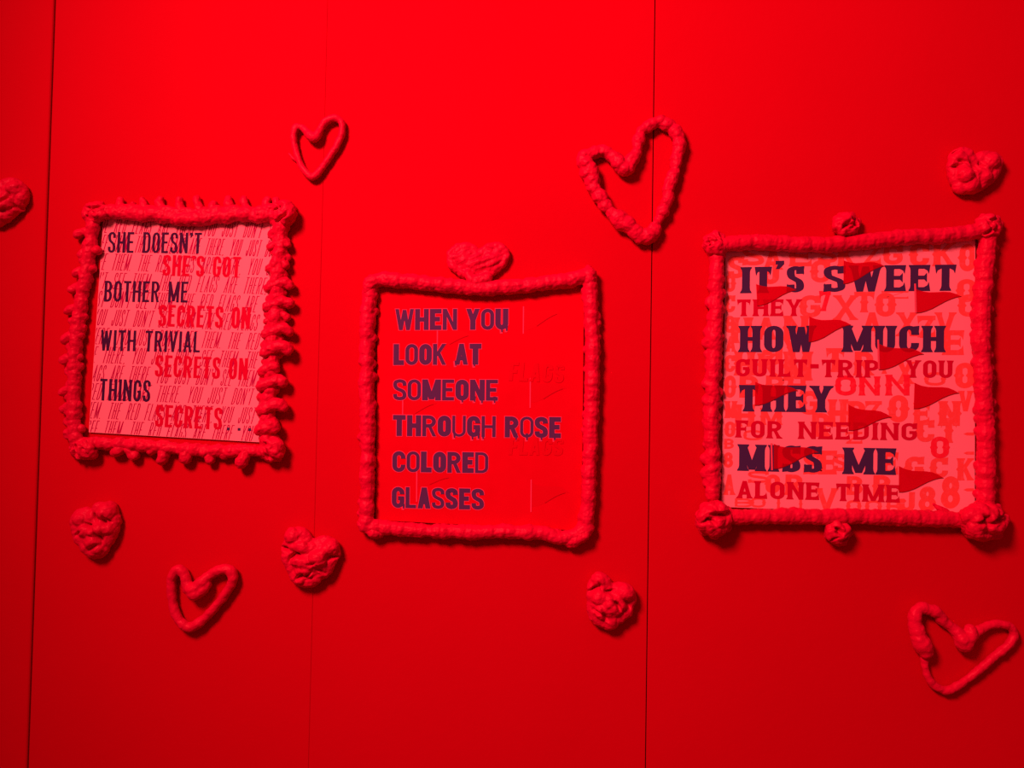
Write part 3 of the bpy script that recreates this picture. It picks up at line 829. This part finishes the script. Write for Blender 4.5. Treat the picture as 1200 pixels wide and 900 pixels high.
# ------------------------------------------------------------------ foam frame with corner rosettes
fr = foam('frame',
    rope([(838, 288), (862, 285), (885, 284), (915, 285), (945, 287), (975, 286), (1000, 285), (1030, 281), (1060, 278), (1095, 277), (1125, 274), (1150, 270)], 9.6, 1.05, .07, .07, seed=201)
    + coil([(845, 605), (880, 606), (920, 605), (960, 606), (1000, 605), (1050, 607), (1100, 608), (1145, 610)], 6.6, 3, 18, .95, 202, jit=.3, rise=.25)
    + rope([(845, 605), (880, 606), (920, 605), (960, 606), (1000, 605), (1050, 607), (1100, 608), (1145, 610)], 9.4, .95, .08, .1, seed=203)
    + coil([(840, 292), (840, 320), (839, 350), (837, 380), (836, 420), (834, 460), (834, 500), (834, 540), (836, 575)], 5.6, 5.6, 14, 1.0, 204, jit=.55, rise=.9)
    + rope([(840, 290), (839, 350), (836, 420), (834, 500), (835, 580)], 8.8, .9, .12, .15, seed=205)
    + coil([(1157, 282), (1154, 320), (1151, 350), (1149, 385), (1150, 420), (1153, 455), (1155, 490), (1155, 530), (1155, 570), (1155, 595)], 5.4, 6.6, 12, 1.0, 206, jit=.4, rise=.7)
    + rope([(1157, 280), (1152, 340), (1149, 390), (1152, 450), (1155, 520), (1155, 598)], 9.8, .9, .1, .1, seed=207), FP3, rough=.6)
foam('corner_rosette', blob(838, 286, 17, 211, sx=.9, sy=1), fr, pits=hollows(838, 286, 17, 211), rough=.7)
foam('corner_rosette', blob(1158, 265, 18, 212, sx=1, sy=.9), fr, pits=hollows(1158, 265, 18, 212), rough=.7)
foam('corner_rosette', blob(837, 608, 24, 213, sx=1, sy=1, worms=9), fr, pits=hollows(837, 608, 24, 213), rough=.8)
foam('corner_rosette', blob(1153, 611, 26, 214, sx=1.25, sy=.95, worms=9), fr, pits=hollows(1153, 611, 26, 214), rough=.8)
foam('knob', blob(992, 263, 18, 215, sx=1.05, sy=.85), fr, pits=hollows(992, 263, 18, 215), rough=.7)
foam('knob', blob(982, 624, 17, 216, sx=1.05, sy=1), fr, pits=hollows(982, 624, 17, 216), rough=.7)
foam('drip', rope([(1094, 591, 2.2), (1100, 595, 3), (1108, 600, 4.4), (1113, 606, 4)], None, 1.2, .05, .1, seed=217), fr, rough=.4)

# ------------------------------------------------------------------ hearts on the wall
def heart(spheres, label, group, **k):
    o = foam('foam_heart', spheres, **k)
    return tag(o, label, 'heart ornament', group)

OUT, SOL = 'open outline foam hearts', 'solid foam hearts'
heart(rope([(363, 206, 4.4), (353, 194, 4), (347, 177, 4), (344, 162, 4), (346, 150, 4.6), (353, 149, 4.2), (359, 154, 4.8), (366, 161, 6.2), (371, 160, 5.5), (376, 151, 4.4), (382, 142, 4.5), (392, 138.5, 4.5), (399.5, 143, 4.2), (401, 154, 4), (396, 168, 4), (387, 183, 4), (377, 197, 4), (369, 206, 4.4)], None, 1.5, .06, .08, True, 301)
      + rope([(339, 180, 1.6), (343, 185, 1.8), (348, 189, 2)], None, 1.2, .05, .05, seed=302),
      'thin red foam outline heart high above the frilly frame, the smallest outline heart', OUT, voxel=.0009, rough=.35)
heart(rope([(729, 195, 9), (720, 184, 8), (708, 178, 7), (692, 179, 7), (682, 187, 7.5), (689, 202, 7.5), (698, 221, 7.5), (709, 238, 8), (722, 254, 8), (738, 268, 9), (752, 277, 8), (765, 276, 7.5), (771, 259, 6), (780, 238, 7), (787, 211, 7), (794, 186, 7), (796.5, 165, 7), (790, 152, 7), (778, 144, 7), (763, 145, 6.5), (753, 154, 6.5), (747, 169, 7), (743, 184, 7.5), (736, 194, 9)], None, 1.15, .2, .32, True, 303)
      + rope([(682, 190, 7), (690, 194, 7.5), (697, 212, 7)], None, 1.5, .1, .2, seed=304) + rope([(748, 282, 4.5), (757, 274, 5), (768, 262, 4.5)], None, 2.1, .1, .1, seed=305),
      'large lumpy red foam outline heart across the board joint', OUT, rough=.8)
heart(rope([(221, 735, 6), (212, 729, 6), (205, 717, 5.5), (202, 703, 5.2), (201, 689, 5.4), (202, 675, 5.8), (209, 667, 6.2), (216, 673, 6), (219, 684, 6.5), (227, 690, 8), (236, 683, 7.5), (246, 674, 6), (258, 668, 6), (269, 668, 6.2), (273.5, 678, 6.2), (268, 690, 5.6), (259, 703, 5.6), (250, 714, 5.6), (240, 724, 5.8), (230, 732, 6)], None, 1.3, .05, .08, True, 306)
      + rope([(219, 691, 6), (227, 696, 7), (236, 692, 6.5), (243, 685, 5.5)], None, 1.6, .15, .2, seed=307),
      'smooth red foam outline heart below the frilly frame, between two solid hearts', OUT, rough=.4)
heart(rope([(1131, 754, 9.5), (1122, 742, 7.5), (1113, 734, 6), (1103, 726, 6), (1096, 717, 7), (1087, 713, 7), (1077, 714, 7.5), (1072, 724, 7.5), (1074, 738, 8.5), (1079, 752, 9.5), (1084, 764, 9.2)], None, 1.15, .1, .16, seed=308)
      + rope([(1083, 768, 4.5), (1084, 782, 4.4), (1089, 796, 4.6), (1099, 806, 4.8), (1110, 809, 5), (1122, 804, 4.8), (1136, 794, 4.6), (1151, 782, 4.6), (1167, 768, 4.8), (1182, 756, 5), (1188, 744, 5), (1184, 735, 5), (1172, 731, 5), (1159, 733, 5.2), (1148, 738, 5.6), (1138, 745, 7), (1131, 754, 9.5)], None, 1.2, .05, .08, seed=309)
      + rope([(1137, 737, 6), (1138, 745, 7), (1128, 750, 8)], None, 1.7, .1, .1, seed=310),
      'red foam outline heart at lower right with one fat arm and thin tip', OUT, rough=.45)

def on_left(co):                            # the cropped heart sits on the turned left board
    a = rad(2)
    x, y = co[:, 0] - xl, co[:, 1]
    o = co.copy()
    o[:, 0] = xl + x * math.cos(a) - y * math.sin(a)
    o[:, 1] = x * math.sin(a) + y * math.cos(a)
    return o
heart(filled_heart(7.5, 401, 1.1, [(2, 220), (10, 212), (22, 210), (32, 217), (35, 228), (30, 240), (20, 250), (8, 262), (-4, 268), (-20, 256), (-32, 240), (-34, 222), (-24, 211), (-8, 211)],
      [(18, 222, 10), (8, 238, 9), (26, 232, 8), (-12, 226, 11), (2, 254, 8)]),
      'knobbly solid red foam heart cropped by the left edge of the photo', SOL, rough=0.8, pits=[(9, 235, 5, 9), (22, 244, 4, 8), (-2, 243, 4, 9)], frame=on_left)
heart(filled_heart(8, 402, 1.1, [(1139, 191), (1133, 178), (1122, 173), (1113, 181), (1111, 197), (1113, 213), (1120, 225), (1133, 230), (1147, 225), (1161, 214), (1173, 202), (1175, 188), (1166, 180), (1152, 181), (1144, 188)],
      [(1122, 184, 9), (1160, 190, 11), (1131, 205, 10), (1136, 217, 11), (1152, 207, 10)], worms=6),
      'solid red foam heart high on the right, above the pennant poster', SOL, rough=0.6, pits=[(1120, 195, 3.5, 9), (1126, 190, 3, 9), (1118, 179, 3, 6), (1139, 196, 3.5, 8), (1138, 205, 3, 6), (1147, 195, 3, 6)])
heart(filled_heart(8, 403, 1.1, [(109, 602), (103, 597), (92, 597), (83, 607), (84, 621), (90, 636), (100, 648), (112, 657), (124, 648), (134, 632), (140, 615), (139, 598), (131, 588), (119, 589), (111, 597)],
      [(95, 608, 10), (125, 600, 12), (101, 622, 9), (126, 618, 10), (110, 635, 10), (112, 645, 8)], worms=9),
      'solid red foam heart at lower left, just below the frilly frame corner', SOL, rough=0.6, pits=[(114, 605, 3, 8), (124, 610, 3.5, 9), (128, 608, 3, 8), (108, 615, 4, 9), (118, 627, 4.5, 8), (112, 640, 4, 6), (94, 624, 3, 6)])
heart(filled_heart(8.5, 404, 1.15, [(363, 637), (357, 624), (346, 617), (334, 621), (330, 636), (332, 653), (338, 670), (345, 684), (356, 690), (370, 686), (383, 676), (395, 662), (400, 645), (396, 633), (383, 630), (370, 634)],
      [(344, 628, 11), (387, 641, 11), (350, 656, 10), (372, 655, 11), (366, 642, 9), (352, 676, 10), (378, 665, 9)], worms=9),
      'solid red foam heart left of and below the red poster', SOL, rough=0.7, pits=[(334, 642, 4, 10), (346, 650, 4.5, 10), (350, 648, 3.5, 9), (353, 674, 4, 8), (362, 673, 3, 7), (390, 652, 4.5, 8), (368, 659, 3, 6), (378, 668, 3, 5)])
heart(filled_heart(8.5, 405, 1.15, [(714, 692), (710, 677), (701, 670), (691, 676), (688, 693), (688, 711), (692, 727), (703, 736), (716, 737), (730, 729), (742, 716), (747, 700), (743, 688), (730, 684), (719, 688)],
      [(702, 680, 10), (732, 695, 12), (702, 700, 10), (706, 716, 10), (722, 713, 9), (715, 726, 9)], worms=9),
      'solid red foam heart low beside the board joint, right of and below the red poster', SOL, rough=0.65, pits=[(696, 689, 4, 8), (703, 685, 3, 5), (713, 692, 3, 8), (723, 707, 4, 10), (708, 720, 4, 8), (699, 715, 3, 6), (735, 706, 4, 5)])
